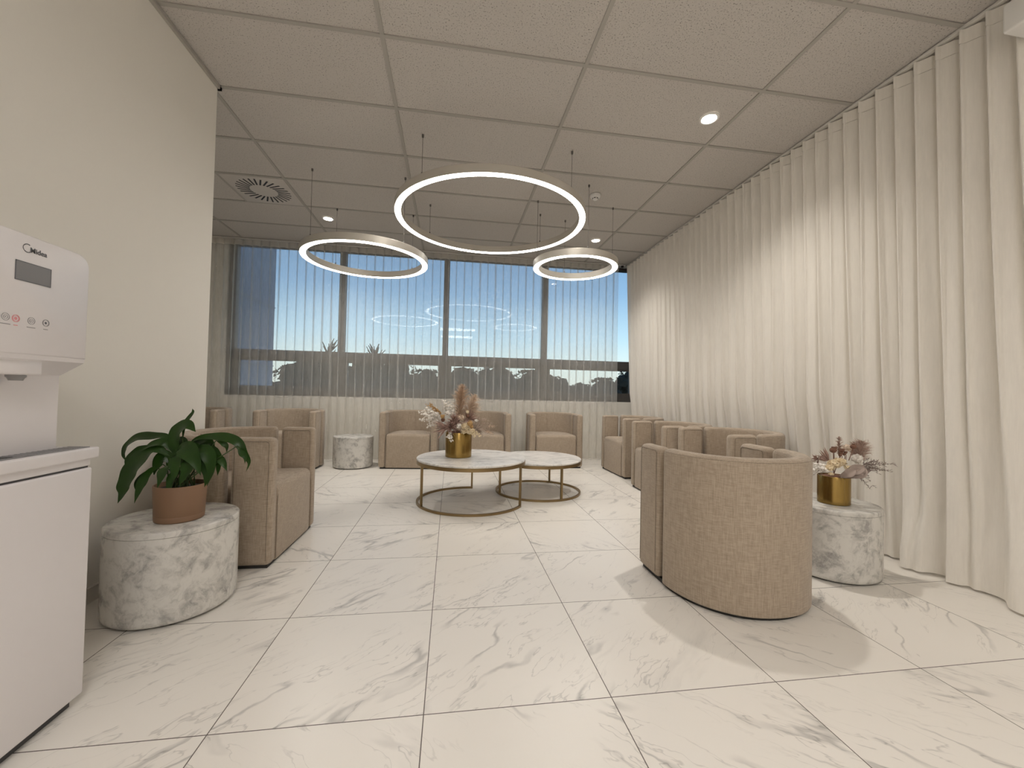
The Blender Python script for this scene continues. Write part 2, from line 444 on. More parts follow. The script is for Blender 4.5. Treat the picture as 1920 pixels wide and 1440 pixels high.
def tree(x, y, top, wid, label, bare=False):
    r = thing('bare_tree' if bare else 'leafy_tree', label, 'tree', (x, y, -5.0), 0, 'trees outside the window')
    rnd = random.Random(int(x * 100) + int(y))
    hgt = top + 5.0
    tb = MB(); tb.tube([(0, 0, 0), (.1, 0, hgt * .3), (0, .1, hgt * (.9 if bare else .62))], [.28, .2, .12], 8)
    if bare:
        for k in range(26):
            a = rnd.uniform(0, 2 * PI); z0 = hgt * rnd.uniform(.66, .86); ln = hgt * rnd.uniform(.10, .22)
            p0 = Vector((0, .1, z0)); d = Vector((math.cos(a) * .55, math.sin(a) * .55, rnd.uniform(.5, 1.0))).normalized()
            p1 = p0 + d * ln * .5; p2 = p0 + d * ln + Vector((rnd.uniform(-.2, .2), 0, 0)); p2.z = min(p2.z, hgt)
            tb.tube([p0, p1, p2], [.011 * hgt, .0075 * hgt, .004 * hgt], 5)
    tb.build('trunk', M['bark'], r)
    cb = MB()
    if not bare:
        for k in range(34):
            a = rnd.uniform(0, 2 * PI); q = rnd.random(); zz = hgt * (.30 + .62 * q)
            rad = wid * math.sqrt(max(.05, 1 - (2 * q - .95) ** 2)) * rnd.uniform(.2, .85)
            rr = wid * rnd.uniform(.22, .42); zz = min(zz, hgt - rr * .8)
            cb.ball((math.cos(a) * rad, math.sin(a) * rad, zz), rr, 2, (1, 1, .85), rough=.55, seed=rnd.uniform(0, 50))
        cb.ball((0, 0, hgt - wid * .42), wid * .42, 2, (1, 1, 1), rough=.4, seed=3)
        # loose leaf sprays break up the outline
        for k in range(420):
            a = rnd.uniform(0, 2 * PI); e = rnd.uniform(-.4, 1.4); rr = wid * rnd.uniform(.85, 1.1)
            c = Vector((math.cos(a) * math.cos(e) * rr, math.sin(a) * math.cos(e) * rr, hgt * .62 + math.sin(e) * hgt * .40))
            d = Vector((rnd.uniform(-1, 1), rnd.uniform(-1, 1), rnd.uniform(-1, 1))) * .16; f = Vector((rnd.uniform(-1, 1), rnd.uniform(-1, 1), rnd.uniform(-1, 1))) * .10
            if c.z > hgt: c.z = hgt - .05
            cb.add([c - d, c + f, c + d, c - f], [(0, 1, 2, 3)])
        cb.build('crown', M['tree'], r)
    return r
TREES = [(-10.6, 30, 2.55, 1.5, 0), (-9.2, 31, 2.95, 1.8, 0), (-7.2, 29, 2.45, 1.5, 0), (-9.3, 33, 4.75, 1.2, 1), (-5.9, 30, 3.35, 1.8, 0), (-3.9, 31, 2.95, 1.7, 0), (-1.8, 30, 2.45, 1.8, 0),
         (.9, 32, 2.75, 1.7, 0), (3.2, 30, 2.75, 1.9, 0), (5.9, 30, 2.65, 1.5, 0), (8.2, 33, 2.35, 1.6, 0), (9.9, 30, 1.7, 1.3, 0), (11.6, 30, 2.2, 1.4, 0), (13.5, 29, 2.95, 1.2, 0), (-5.9, 33, 4.65, 1.2, 1)]
TL = ['dark tree beside the blue-grey wing, first bay of the window', 'dark tree in the middle of the first window bay', 'dark tree partly behind the post between first and second bay',
      'thin bare tree poking above the transom near the first post', 'tall dark tree just past the first post', 'rounded dark tree in the middle of the second bay',
      'low dark tree beside the post between second and third bay', 'dark tree at the near side of the third bay', 'broad dark tree in the middle of the third bay',
      'dark tree at the post between third and fourth bay', 'dark tree just past the last post', 'lowest tree, at the dip of the skyline in the last bay',
      'small dark tree right after the skyline dip in the last bay', 'dark tree at the outer edge of the last bay by the side curtain', 'thin bare tree poking above the transom in the second bay']
i = 0
for (x, y, t_, w_, k_), lb in zip(TREES, TL):
    i += 0 if k_ else 1
    q = 2.4 if k_ else (1.0, 1.38, 1.9)[i % 3]
    tree(x * q, y * q, .987 + (t_ - .987) * q, w_ * 1.25 * q, lb, bool(k_))
hb = MB()
rnd = random.Random(5)
for k in range(90):
    x = rnd.uniform(-30, 34); hb.ball((x * 3.0, rnd.uniform(98, 110), -3.2 + rnd.uniform(-1.0, .5)), rnd.uniform(4.4, 5.8), 2, (1.9, 1, 1.1), rough=.5, seed=k)
hedge = hb.build('treeline_foliage', M['tree']); hedge['kind'] = 'stuff'; hedge['label'] = 'dark mass of bushes along the horizon behind the trees'; hedge['category'] = 'bushes'

# ------------------------------------------------------------------ tub armchairs
CW, CDp, CL, CT, CG, CH = .715, .642, .215, .080, .036, .712
def make_chair(label):
    r = thing('tub_armchair', label, 'armchair', (0, 0, 0), 0, 'oatmeal tub armchairs')
    a = CW / 2; yf = CDp / 2; zb = .016
    ya = yf - CL; ys = ya - CG
    # arms
    for s in (-1, 1):
        x0, x1 = sorted((s * a, s * (a - CT)))
        b = MB(); b.rbox((x0, ya, zb), (x1, yf, CH - .004), .028, 4)
        arm = b.build('arm', M['fabric'], r, angle=60)
        b = MB()
        for xo in (s * (a + .0003), s * (a - CT - .0003)):
            c0, c1, rr = ya + .020, yf - .021, .016
            pts = [(xo, c0, zb + .03)]
            zt = CH - .024
            pts += [(xo, c0, zt - rr)] + [(xo, c0 + rr - rr * math.cos(q * PI / 8), zt - rr + rr * math.sin(q * PI / 8)) for q in range(1, 5)]
            pts += [(xo, c1 - rr + rr * math.sin(q * PI / 8), zt - rr + rr * math.cos(q * PI / 8)) for q in range(0, 5)] + [(xo, c1, zb + .03)]
            b = MB(); b.tube(pts, .0016, 5); b.build('piping', M['welt'], arm)
    # back shell: rounded slab swept round a half superellipse
    K = 44; pw = 2.15; ry = ys + CDp / 2
    def outer(th):
        c, s_ = math.cos(th), math.sin(th)
        return Vector((a * math.copysign(abs(c) ** (2 / pw), c), ys - ry * abs(s_) ** (2 / pw), 0))
    ths = [PI * i / K for i in range(K + 1)]
    O = [outer(t) for t in ths]
    # even resampling by arc length
    cum = [0]
    for i in range(K): cum.append(cum[-1] + (O[i + 1] - O[i]).length)
    def at(d):
        d = max(0, min(cum[-1], d))
        for i in range(K):
            if cum[i + 1] >= d:
                f = (d - cum[i]) / max(1e-9, cum[i + 1] - cum[i]); return O[i].lerp(O[i + 1], f)
        return O[-1]
    L = cum[-1]; N = 48; Tt = CT
    def frame(d):
        p = at(d); t = (at(d + .006) - at(d - .006)).normalized(); n = Vector((-t.y, t.x, 0))   # n towards the inside
        if n.dot(Vector((0, ys, 0)) - p) < 0: n = -n
        return p, t, n
    rr = .028
    def prof(ins):     # (n, z) outline of the slab, inset for the rounded ends
        w0, w1, z0, z1 = ins, Tt - ins, zb + ins * .35, CH - ins; q = max(.003, rr - ins * .6); out = []
        for (cx, cz, a0) in ((w1 - q, z1 - q, 0), (w0 + q, z1 - q, PI / 2), (w0 + .008, z0 + .008, PI), (w1 - .008, z0 + .008, 1.5 * PI)):
            g = q if a0 < PI else .008
            for k in range(5): out.append((cx + g * math.cos(a0 + k * PI / 8), cz + g * math.sin(a0 + k * PI / 8)))
        return out
    ds = [(rr * (1 - math.cos(k * PI / 8)), rr * (1 - math.sin(k * PI / 8))) for k in range(4)]
    seq = [(d, i_) for d, i_ in ds] + [(rr + (L - 2 * rr) * k / N, 0) for k in range(N + 1)] + [(L - d, i_) for d, i_ in reversed(ds)]
    rings = []
    for d, ins in seq:
        p, t, n = frame(d); rings.append([p + n * u + Vector((0, 0, z)) for u, z in prof(ins)])
    b = MB(); b.loft(rings); back = b.build('backrest', M['fabric'], r, angle=60)
    b = MB()
    b.tube([frame(rr + (L - 2 * rr) * k / 40)[0] + frame(rr + (L - 2 * rr) * k / 40)[2] * .004 + Vector((0, 0, CH - .016)) for k in range(41)], .0018, 5); b.build('piping', M['welt'], back); b = MB()
    b.tube([frame(rr + (L - 2 * rr) * k / 40)[0] + frame(rr + (L - 2 * rr) * k / 40)[2] * (Tt - .004) + Vector((0, 0, CH - .016)) for k in range(41)], .0014, 5); b.build('piping', M['welt'], back); b = MB()
    b.tube([(0, -CDp / 2 + Tt + .0004, z) for z in (.42, .55, CH - .02)], .0014, 5)
    b.build('back_seam', M['welt'], back)
    # seat: fills the tub, front flush with the arms
    hw_ = a - CT - .004
    inner = [frame(L * k / 30) for k in range(31)]
    plan = [p + n * (Tt - .004) for p, t, n in inner]
    plan = [Vector((max(-hw_, min(hw_, p.x)), min(p.y, ys), 0)) for p in plan]
    fr = []
    rc = .022
    plan = [Vector((hw_, ya + .02, 0))] + plan + [Vector((-hw_, ya + .02, 0))]
    yq = yf - .006
    left = [Vector((-hw_ + rc - rc * math.cos(k * PI / 8), yq - rc + rc * math.sin(k * PI / 8), 0)) for k in range(5)]
    right = [Vector((hw_ - rc + rc * math.sin(k * PI / 8), yq - rc + rc * math.cos(k * PI / 8), 0)) for k in range(5)]
    poly = plan + left + right
    cen = Vector((0, .02, 0)); zt = .435
    def ring(sc_in, z):
        out = []
        for p in poly:
            d = p - cen; l = d.length; q = cen + d * max(0, (l - sc_in) / l); q.z = z - .012 * (1 if q.y < 0 else 0) * 0; out.append(q)
        return out
    rs = .040
    rings = [ring(.004, zb), ring(0, zb + .01), ring(0, zt - rs)] + [ring(rs * (1 - math.cos(k * PI / 8)), zt - rs + rs * math.sin(k * PI / 8)) for k in range(1, 5)]
    rings += [ring(.12, zt + .006), ring(.22, zt + .009)]
    b = MB(); b.loft(rings); seat = b.build('seat', M['fabric'], r, angle=50)
    arc = [Vector((-hw_ + .002, yf - .004, zb + .01)), Vector((-hw_ + .002, yf - .004, .28)), Vector((-hw_ + .008, yf - .005, .35)), Vector((-hw_ + .022, yf - .010, .395)), Vector((-hw_ + .040, yf - .02, zt - .012))]
    for s in (-1, 1):
        b = MB(); b.tube([Vector((p.x * -s, p.y, p.z)) for p in arc], .0022, 5); b.build('piping', M['welt'], seat)
    # recessed black plinth
    b = MB()
    pl = []
    for k in range(31):
        p, t, n = frame(L * k / 30); q = p + n * .02; pl.append((q.x, q.y))
    pl = [(a - .02, yf - .02)] + pl + [(-a + .02, yf - .02)]
    b.loft([[(x, y, 0) for x, y in pl], [(x, y, .02) for x, y in pl]]); b.build('plinth', M['plinth'], r)
    return r

CHAIRS = [ # x, y, degrees, label
    (1.461, 1.934, -.1, 'armchair seen from behind, its rounded linen back toward us, beside the brass-vase side table'),
    (2.352, 3.070, 91.2, 'armchair against the side curtain just beyond the chair whose back is turned'),
    (2.262, 3.833, 89.4, 'middle armchair of the three lined along the side curtain'),
    (2.335, 4.888, 90.9, 'farthest armchair along the side curtain, nearest the window corner'),
    (-1.263, 2.752, -90.6, 'armchair against the plain left wall right behind the potted peace lily'),
    (-.489, 5.545, 175.7, 'armchair under the window between the round marble stool and the flower vase'),
    (.430, 5.545, 180, 'armchair under the window half hidden behind the flower vase on the coffee table'),
    (1.388, 5.530, 180, 'armchair under the window behind the smaller coffee table, near the corner'),
    (-1.930, 5.500, 177.2, 'armchair under the window on the left of the small marble drum'),
    (-3.035, 5.500, 180, 'armchair mostly hidden by the end of the left wall, only one arm showing'),
]
c0 = make_chair(CHAIRS[0][3]); c0.location = (CHAIRS[0][0], CHAIRS[0][1], 0); c0.rotation_euler.z = math.radians(CHAIRS[0][2])
for x, y, d, lb in CHAIRS[1:]: dup(c0, (x, y, 0), math.radians(d), lb)

# ------------------------------------------------------------------ marble drum side tables
def side_table(loc, rz, label):
    r = thing('drum_side_table', label, 'side table', loc, rz, 'marble drum side tables')
    R_, h_ = .240, .390
    b = MB(); b.lathe([(R_ - .012, .010), (R_ - .003, .018), (R_, .032), (R_, h_ - .026)], 72)
    b.build('drum', M['sidemarble'], r)
    b = MB(); b.lathe([(R_ - .002, h_ - .0255), (R_, h_ - .024), (R_, h_ - .006), (R_ - .002, h_ - .002), (R_ - .006, h_), (0.001, h_)], 72)
    b.build('top', M['sidemarble'], r)
    b = MB(); b.lathe([(R_ - .03, 0), (R_ - .03, .0102)], 48); b.build('plinth', M['plinth'], r)
    return r
side_table((-1.218, 2.068, 0), 0, 'marble drum table by the left wall carrying the potted peace lily')
side_table((-1.205, 5.440, 0), 1.1, 'marble drum table with nothing on it, under the window')
side_table((2.205, 2.098, 0), 2.3, 'marble drum table by the side curtain carrying the shorter brass vase')

# ------------------------------------------------------------------ nesting coffee tables
def coffee(loc, Rt, Rb, h_, legs, arc, label, tw=.018):
    r = thing('round_coffee_table', label, 'coffee table', loc, 0, 'nesting coffee tables')
    b = MB(); b.lathe([(Rt - .004, h_ - .018), (Rt, h_ - .014), (Rt, h_ - .004), (Rt - .004, h_), (.001, h_)], 96)
    b.build('marble_top', M['topmarble'], r)
    def band(R0, z0, z1, w, a0, a1):
        n = max(8, int((a1 - a0) / (2 * PI) * 96)); full = a1 - a0 > 2 * PI - .01
        rings = []
        for k in range(n + (0 if full else 1)):
            t = a0 + (a1 - a0) * k / n; c, s = math.cos(t), math.sin(t)
            rings.append([(R0 * c, R0 * s, z0), (R0 * c, R0 * s, z1), ((R0 - w) * c, (R0 - w) * s, z1), ((R0 - w) * c, (R0 - w) * s, z0)])
        b = MB()
        if full: rings.append(rings[0]); b.loft(rings, True, False, False)
        else: b.loft(rings)
        return b
    band(Rt - .001, h_ - .046, h_ - .018, .022, 0, 2 * PI).build('top_rim', M['bronze'], r)
    band(Rb, 0, tw, tw, math.radians(arc[0]), math.radians(arc[1])).build('base_ring', M['bronze'], r)
    for d in legs:
        t = math.radians(d); c, s = math.cos(t), math.sin(t); q = Rb - tw / 2; w = tw / 2
        rings = []
        for z in (.0, h_ - .046):
            rings.append([(q * c + w * (sx_ * c - sy_ * s), q * s + w * (sx_ * s + sy_ * c), z) for sx_, sy_ in ((-1, -1), (1, -1), (1, 1), (-1, 1))])
        b = MB(); b.loft(rings); b.build('leg', M['bronze'], r, smooth=False)
    return r
big = coffee((.203, 3.712, 0), .487, .482, .395, (206, 86, -30), (85, 331), 'larger marble-top coffee table with the flower vase on it')
small = coffee((.890, 4.035, 0), .425, .425, .340, (196, -71, 60), (0, 360), 'smaller, lower marble-top coffee table tucked beside the larger one')

# ------------------------------------------------------------------ ring pendant lamps
def ring_lamp(c, R_, z, label, a_off, w=.060, hgt=.068):
    r = thing('ring_pendant', label, 'pendant lamp', (c[0], c[1], z), 0, 'glowing ring pendants')
    b = MB(); n = 128
    prof = [(R_, 0), (R_, hgt - .003), (R_ - .003, hgt), (R_ - w + .003, hgt), (R_ - w, hgt - .003), (R_ - w, 0), (R_ - w + .004, 0), (R_ - w + .004, .008), (R_ - .004, .008), (R_ - .004, 0)]
    rings = [[(p * math.cos(2 * PI * k / n), p * math.sin(2 * PI * k / n), q) for p, q in prof] for k in range(n)]; rings.append(rings[0])
    b.loft(rings, True, False, False); b.build('housing', M['alu'], r)
    b = MB(); prof = [(R_ - .0045, .0075), (R_ - .0045, -.002), (R_ - w + .0045, -.002), (R_ - w + .0045, .0075)]
    rings = [[(p * math.cos(2 * PI * k / n), p * math.sin(2 * PI * k / n), q) for p, q in prof] for k in range(n)]; rings.append(rings[0])
    b.loft(rings, True, False, False); b.build('light_diffuser', M['led'], r)
    top = H_CEIL - .0005 - z
    for k in range(4):
        t = a_off + k * PI / 2; x, y = (R_ - w / 2) * math.cos(t), (R_ - w / 2) * math.sin(t)
        b = MB(); b.tube([(x, y, hgt), (x, y, top)], .0016, 6); wr = b.build('suspension_wire', M['cable'], r)
        b = MB(); b.lathe([(.007, top - .022), (.009, top - .016), (.009, top)], 14, (x, y, 0)); b.build('ceiling_cap', M['cable'], wr)
        b = MB(); b.lathe([(.006, hgt), (.006, hgt + .022), (.003, hgt + .026)], 12, (x, y, 0)); b.build('wire_grip', M['cable'], wr)
    return r
ring_lamp((.340, 3.835), .885, 2.595, 'largest glowing ring lamp, hung highest in the middle', math.radians(45))
ring_lamp((-.885, 4.335), .615, 2.290, 'mid-size glowing ring lamp over the empty marble drum side', math.radians(45))
ring_lamp((1.262, 4.130), .440, 2.300, 'smallest glowing ring lamp toward the side curtain', 0)

# ------------------------------------------------------------------ downlights, smoke detector, air diffuser
def downlight(x, y, label, watt=SPOT_WATT):
    r = thing('recessed_downlight', label, 'downlight', (x, y, H_CEIL), 0, 'recessed ceiling downlights')
    b = MB(); b.lathe([(.066, .004), (.066, -.003), (.062, -.006), (.052, -.006), (.048, .002), (.048, .004)], 40, cap0=False, cap1=False); b.build('trim_ring', M['white'], r)
    b = MB(); b.lathe([(.048, -.0015), (.002, -.0015)], 32, cap0=False); b.build('lens', M['spotdisc'], r)
    ld = bpy.data.lights.new('downlight_lamp', 'SPOT'); ld.energy = watt; ld.color = WARM; ld.spot_size = math.radians(128); ld.spot_blend = 1.0; ld.shadow_soft_size = .045
    lo = bpy.data.objects.new('downlight_lamp', ld); COL.objects.link(lo); lo.parent = r; lo.location = (0, 0, -.012)
    return r
downlight(1.79, 2.66, 'nearest downlight in view, beside the side curtain')
downlight(-1.48, 5.05, 'downlight above the mid-size ring near the air vent')
downlight(1.82, 5.06, 'downlight above the smallest ring lamp')
for x, y, n_ in ((1.79, -.10, 'beside the side curtain'), (.0, -.6, 'in the middle'), (1.79, -2.1, 'toward the rear'), (-.6, -2.1, 'by the rear partition')):  # unseen downlights added behind the camera to light the near side
    downlight(x, y, 'added downlight, unseen behind the viewer, ' + n_, SPOT_WATT * .34)

for y in (-1.05, -2.85):  # glowing fill panels added out of view to brighten surfaces facing the camera
    r = thing('added_fill_panel', 'fill light panel added on the unseen ceiling behind the viewer, ' + ('nearer' if y > -2 else 'farther') + ' of two', 'fill light', (.165, y, H_CEIL), 0, 'added fill panels')
    b = MB(); b.rbox((-.588, -.288, -.006), (.588, .288, .004), .002, 2); b.build('fill_panel_frame', M['white'], r)
    b = MB(); b.box((-.565, -.265, -.0085), (.565, .265, -.0055)); b.build('fill_panel_face', M['panel'], r, smooth=False)

r = thing('smoke_detector', 'small round white smoke detector on the ceiling', 'smoke detector', (1.39, 3.90, H_CEIL))
b = MB(); b.lathe([(.052, 0), (.052, -.018), (.046, -.026), (.030, -.030)], 32); b.build('body', M['white'], r)
b = MB(); b.lathe([(.026, -.029), (.026, -.044), (.020, -.050), (.001, -.051)], 24); b.build('sensor_head', M['white'], r)
b = MB()
for k in range(6):
    t = k * PI / 3; c, s = math.cos(t), math.sin(t); rings = []
    b.tube([(.0265 * math.cos(t - .3), .0265 * math.sin(t - .3), -.037), (.0268 * c, .0268 * s, -.037), (.0265 * math.cos(t + .3), .0265 * math.sin(t + .3), -.037)], .004, 6)
b.build('vent_slots', M['black'], r)

r = thing('air_diffuser', 'square white ceiling air vent with a swirl of dark slots', 'air vent', (CX - .3, CY + 2.7, H_CEIL))
b = MB(); b.rbox((-.286, -.286, -.004), (.286, .286, .004), .002, 2); b.build('face_plate', M['ventplate'], r)
b = MB()
for k in range(28):
    t = 2 * PI * k / 28; d = Vector((math.cos(t), math.sin(t), 0)); n = Vector((-d.y, d.x, 0)); sk = .03
    p0, p1 = d * .125 - n * sk * .4, d * .245 + n * sk * .4; w = .0078
    vs = [p0 - n * w, p1 - n * w, p1 + n * w, p0 + n * w]
    b.loft([[(v.x, v.y, -.0052) for v in vs], [(v.x, v.y, -.0035) for v in vs]])
b.build('swirl_slots', M['black'], r, smooth=False)

# ------------------------------------------------------------------ sheer curtains
def curtain_mesh(L, lam, amp, z0, z1, place, seed, nz=20, flare=None, drift=.02, mode=0, wob=1.0, top=False):
    """ripple-fold cloth: omega-shaped folds that wander a little on the way down"""
    per = 16; nf = int(L / lam); n = nf * per; rows = []
    rnd = random.Random(seed)
    for j in range(nz + 1):
        f = j / nz; z = z1 + (z0 - z1) * (f ** .9); row = []
        if top: f = 0.0
        for i in range(n + 1):
            s = L * i / n; ph = 2 * PI * i / per
            w1 = noise.noise(Vector((s * 2.1 + seed, f * .9, 3.1))); w2 = noise.noise(Vector((s * 6.0, f * 1.6 + seed, 7.7))); w3 = noise.noise(Vector((s * 3.3, seed + f * 1.1, 1.7)))
            A = amp * (1 + wob * (.55 * w1 + .35 * w2) * f ** .7) * (1 - (.40 * f * f if mode else 0))
            if mode == 0:      # rounded folds pinched once a period
                k = lam / (2 * PI) * (1.75 + .6 * f * w3 + .7 * w2)
                x = s + k * math.sin(ph) + drift * f * w2 * 1.3 + drift * .8 * f * w1
                off = -A * math.cos(ph) + .010 * f * w3
            else:              # broad ripple folds, two neighbours merging lower down
                k = lam * .05
                x = s + k * math.sin(2 * ph) + drift * f * w2 + drift * .6 * f * w1
                off = A * (math.sin(ph) + .42 * math.sin(2 * ph) + .16 * math.sin(3 * ph)) + 1.5 * amp * f ** 1.5 * math.sin(ph * .5 + 2.5 * w1) + .008 * f * w3
            if flare: dx, dn = flare(s, z); x += dx; off += dn
            row.append(place(x, off, z))
        rows.append(row)
    return rows, n
def grid(rows, a, bnd):
    b = MB(); n = len(rows[0]); vs = [p for r_ in rows[a:bnd] for p in r_]; m = bnd - a
    b.add(vs, [(j * n + i, j * n + i + 1, (j + 1) * n + i + 1, (j + 1) * n + i) for j in range(m - 1) for i in range(n - 1)])
    return b
ZT = H_CEIL - .028
def split_rows(L, lam, amp, place, seed, flare=None, nz=20, drift=.02, mode=0, wob=1.0):
    head, _ = curtain_mesh(L, lam, amp, ZT - .075, ZT, place, seed, 2, None, 0, mode, 0, True)
    def pl2(x, o, z): return place(x, o, z)
    body, _ = curtain_mesh(L, lam, amp, .012, ZT - .075, pl2, seed, nz, flare, drift, mode, wob)
    return head, body

CYB = 5.945
rt = thing('sheer_curtain', 'sheer white curtain hanging in front of the window', 'curtain', (0, 0, 0), 0, 'sheer curtains')
XB0 = -3.9
def flare_back(s, z):
    g = max(0, .35 - z) / .35
    return (.02 * g * g * noise.noise(Vector((s * 4, 0, 2))), -.05 * g ** 2 * max(0, noise.noise(Vector((s * 2.3, 4, 0)))))
hd, bd = split_rows(2.50 - XB0, .113, .034, lambda x, o, z: (XB0 + x, CYB + o, z), 3, flare_back)
grid(bd, 0, len(bd)).build('fabric', M['sheer'], rt, angle=180)
grid(hd, 0, len(hd)).build('heading_tape', M['tape'], rt, angle=180)

CXR = 2.655
rt = thing('sheer_curtain', 'long pleated curtain hanging along the whole right-hand side wall', 'curtain', (0, 0, 0), 0, 'sheer curtains')
YR0, YR1 = 1.45, 5.90
def flare_side(s, z):
    y = YR0 + s
    lean = .075 * (1 - z / 3.0)                       # hangs a little back toward the wall lower down
    bulge = .035 * max(0, min(1, (1.0 - z) / .4))
    g = max(0, .45 - z) / .45
    kick = -sum(a_ * math.exp(-((s - c_) / w_) ** 2) for c_, w_, a_ in ((.10, .10, .10), (.30, .06, .03), (.56, .075, .085), (1.25, .10, .06), (2.0, .12, .07), (2.9, .1, .06), (3.6, .12, .06))) * (g ** 1.6) * (.75 + .5 * math.sin(z * 9))
    end = max(0, 1 - s / .30)
    return (-.16 * end * (1 - z / 3) ** 2.0 + .03 * g * noise.noise(Vector((s * 5, 1, 2))), lean + bulge * (1 if y > 2.6 else .2) + kick)
hd, bd = split_rows(YR1 - YR0, .108, .028, lambda y, o, z: (CXR + o, YR0 + y, z), 8, flare_side, 24, .012, 1, .45)
grid(bd, 0, len(bd)).build('fabric', M['sheer_side'], rt, angle=180)
grid(hd, 0, len(hd)).build('heading_tape', M['tape_side'], rt, angle=180)

r = thing('curtain_track', 'white ceiling track above the window curtain', 'curtain track', (0, 0, 0), 0, 'ceiling curtain tracks')
b = MB(); b.rbox((X0, CYB - .014, ZT + .010), (2.62, CYB + .014, H_CEIL), .003, 2); b.build('rail', M['track'], r)
b = MB(); b.rbox((2.55, CYB - .03, ZT - .015), (2.585, CYB - .0, ZT + .012), .006, 2); b.build('end_stop', M['black'], r)
r = thing('curtain_track', 'white ceiling track above the long side curtain', 'curtain track', (0, 0, 0), 0, 'ceiling curtain tracks')
b = MB(); b.rbox((CXR - .014, YR0 - .05, ZT + .010), (CXR + .014, YB - .02, H_CEIL), .003, 2); b.build('rail', M['track'], r)

# power outlet low on the window wall, behind the curtain
r = thing('power_outlet', 'white wall outlet seen through the curtain beside the brass vase', 'power outlet', (-.107, YB, .306))
b = MB(); b.rbox((-.036, -.010, -.058), (.036, 0, .058), .004, 2); b.build('cover_plate', M['white'], r)
for z in (.026, -.026):
    b = MB()
    for dx, an in ((-.009, .5), (.009, -.5)): b.tube([(dx - .003 * math.sin(an), -.0106, z + .005), (dx + .003 * math.sin(an), -.0106, z - .003)], .0014, 5)
    b.tube([(0, -.0106, z - .008), (0, -.0106, z - .015)], .0014, 5); b.build('socket', M['black'], r)

# ------------------------------------------------------------------ water dispenser
r = thing('water_dispenser', 'tall white water dispenser with grey screen and touch buttons', 'water dispenser', (0, 0, 0))
YA, YZ = 1.075, 1.419; XF = -1.100
def yz_round(x0, x1, y0, y1, z0, z1, rad, lower=0.0):
    pts = []
    for cy, cz, a0 in ((y1 - rad, z1 - rad, 0), (y0 + rad, z1 - rad, PI / 2)):
        pts += [(cy + rad * math.cos(a0 + k * PI / 12), cz + rad * math.sin(a0 + k * PI / 12)) for k in range(7)]
    pts += [(y0, z0), (y1, z0)]
    b = MB(); e = .004
    cy, cz = (y0 + y1) / 2, (z0 + z1) / 2
    def sh(s): return [(cy + (p - cy) * (1 - s / (y1 - y0) * 2), cz + (q - cz) * (1 - s / (z1 - z0) * 2)) for p, q in pts]
    b.loft([[(x0, p, q) for p, q in pts], [(x1 - e, p, q) for p, q in pts], [(x1 - e * .3, p, q) for p, q in sh(e * .3)], [(x1, p, q) for p, q in sh(e)]])
    return b
head = yz_round(-1.48, XF, YA, YZ, 1.058, 1.370, .040).build('head_unit', M['disp'], r, angle=50)
b = MB()     # chamfered chin under the head
xz = [(XF - .002, 1.0585), (XF - .004, 1.046), (-1.165, 1.007), (-1.45, 1.007), (-1.45, 1.0585)]
b.loft([[(x, YA + .001, z) for x, z in xz], [(x, YZ - .001, z) for x, z in xz]]); b.build('chin', M['disp'], r, smooth=False)
b = MB(); b.box((-1.48, YA + .004, .775), (-1.168, YZ - .001, 1.05)); b.build('column', M['disp'], r, smooth=False)
b = MB(); b.rbox((-1.19, 1.17, 1.004), (-1.112, 1.303, 1.050), .006, 3); fa = b.build('faucet_housing', M['disp'], r)
b = MB(); b.lathe([(.013, .993), (.016, 1.0), (.019, 1.003), (.019, 1.009)], 24, (-1.135, 1.258, -.004)); b.build('nozzle', M['dispgrey'], fa)
b = MB(); b.rbox((-1.48, 1.03, .730), (XF - .006, 1.460, .760), .004, 2); b.build('apron', M['disp'], r)
b = MB(); b.rbox((-1.48, 1.02, .752), (XF + .004, 1.478, .786), .005, 3); b.build('counter_lip', M['disp'], r)
b = MB(); b.box((-1.166, 1.045, .7855), (XF - .012, 1.462, .7885)); tr = b.build('drip_tray', M['dispgrey'], r, smooth=False)
b = MB()
for k in range(26):
    y = 1.06 + .0155 * k; b.box((-1.162, y, .7884), (XF - .02, y + .006, .7896))
b.build('tray_slats', M['dispgrey'], tr, smooth=False)
b = MB(); b.box((-1.152, 1.188, .7895), (-1.122, 1.245, .7905)); b.build('drain_hole', M['black'], tr, smooth=False)
b = MB(); b.rbox((-1.48, 1.025, .030), (XF - .002, 1.462, .7245), .006, 3); b.build('cabinet_door', M['disp'], r)
b = MB(); b.box((-1.478, 1.032, .72), (XF - .010, 1.455, .735)); b.build('shadow_gap', M['dispdark'], r, smooth=False)
b = MB(); b.box((-1.47, 1.04, 0), (XF - .025, 1.445, .031)); b.build('plinth', M['dispdark'], r, smooth=False)
b = MB(); b.rbox((XF - .001, 1.206, 1.2475), (XF + .0012, 1.298, 1.2965), .001, 1); sc = b.build('screen', M['screen'], r, smooth=False)
b = MB()
for (y0, z0, y1, z1) in ((1.206, 1.2475, 1.298, 1.2475), (1.206, 1.2965, 1.298, 1.2965), (1.206, 1.2475, 1.206, 1.2965), (1.298, 1.2475, 1.298, 1.2965)):
    b.box((XF, y0 - .0006, z0 - .0006), (XF + .0016, y1 + .0006, z1 + .0006))
b.build('screen_border', M['print'], sc, smooth=False)
def ringflat(b, y, z, R0, R1, seg=28, x0=XF, x1=XF + .0008):
    rings = []
    for k in range(seg + 1):
        c, s = math.cos(2 * PI * k / seg), math.sin(2 * PI * k / seg)
        rings.append([(x0, y + R0 * c, z + R0 * s), (x1, y + R0 * c, z + R0 * s), (x1, y + R1 * c, z + R1 * s), (x0, y + R1 * c, z + R1 * s)])
    b.loft(rings, True, False, False)
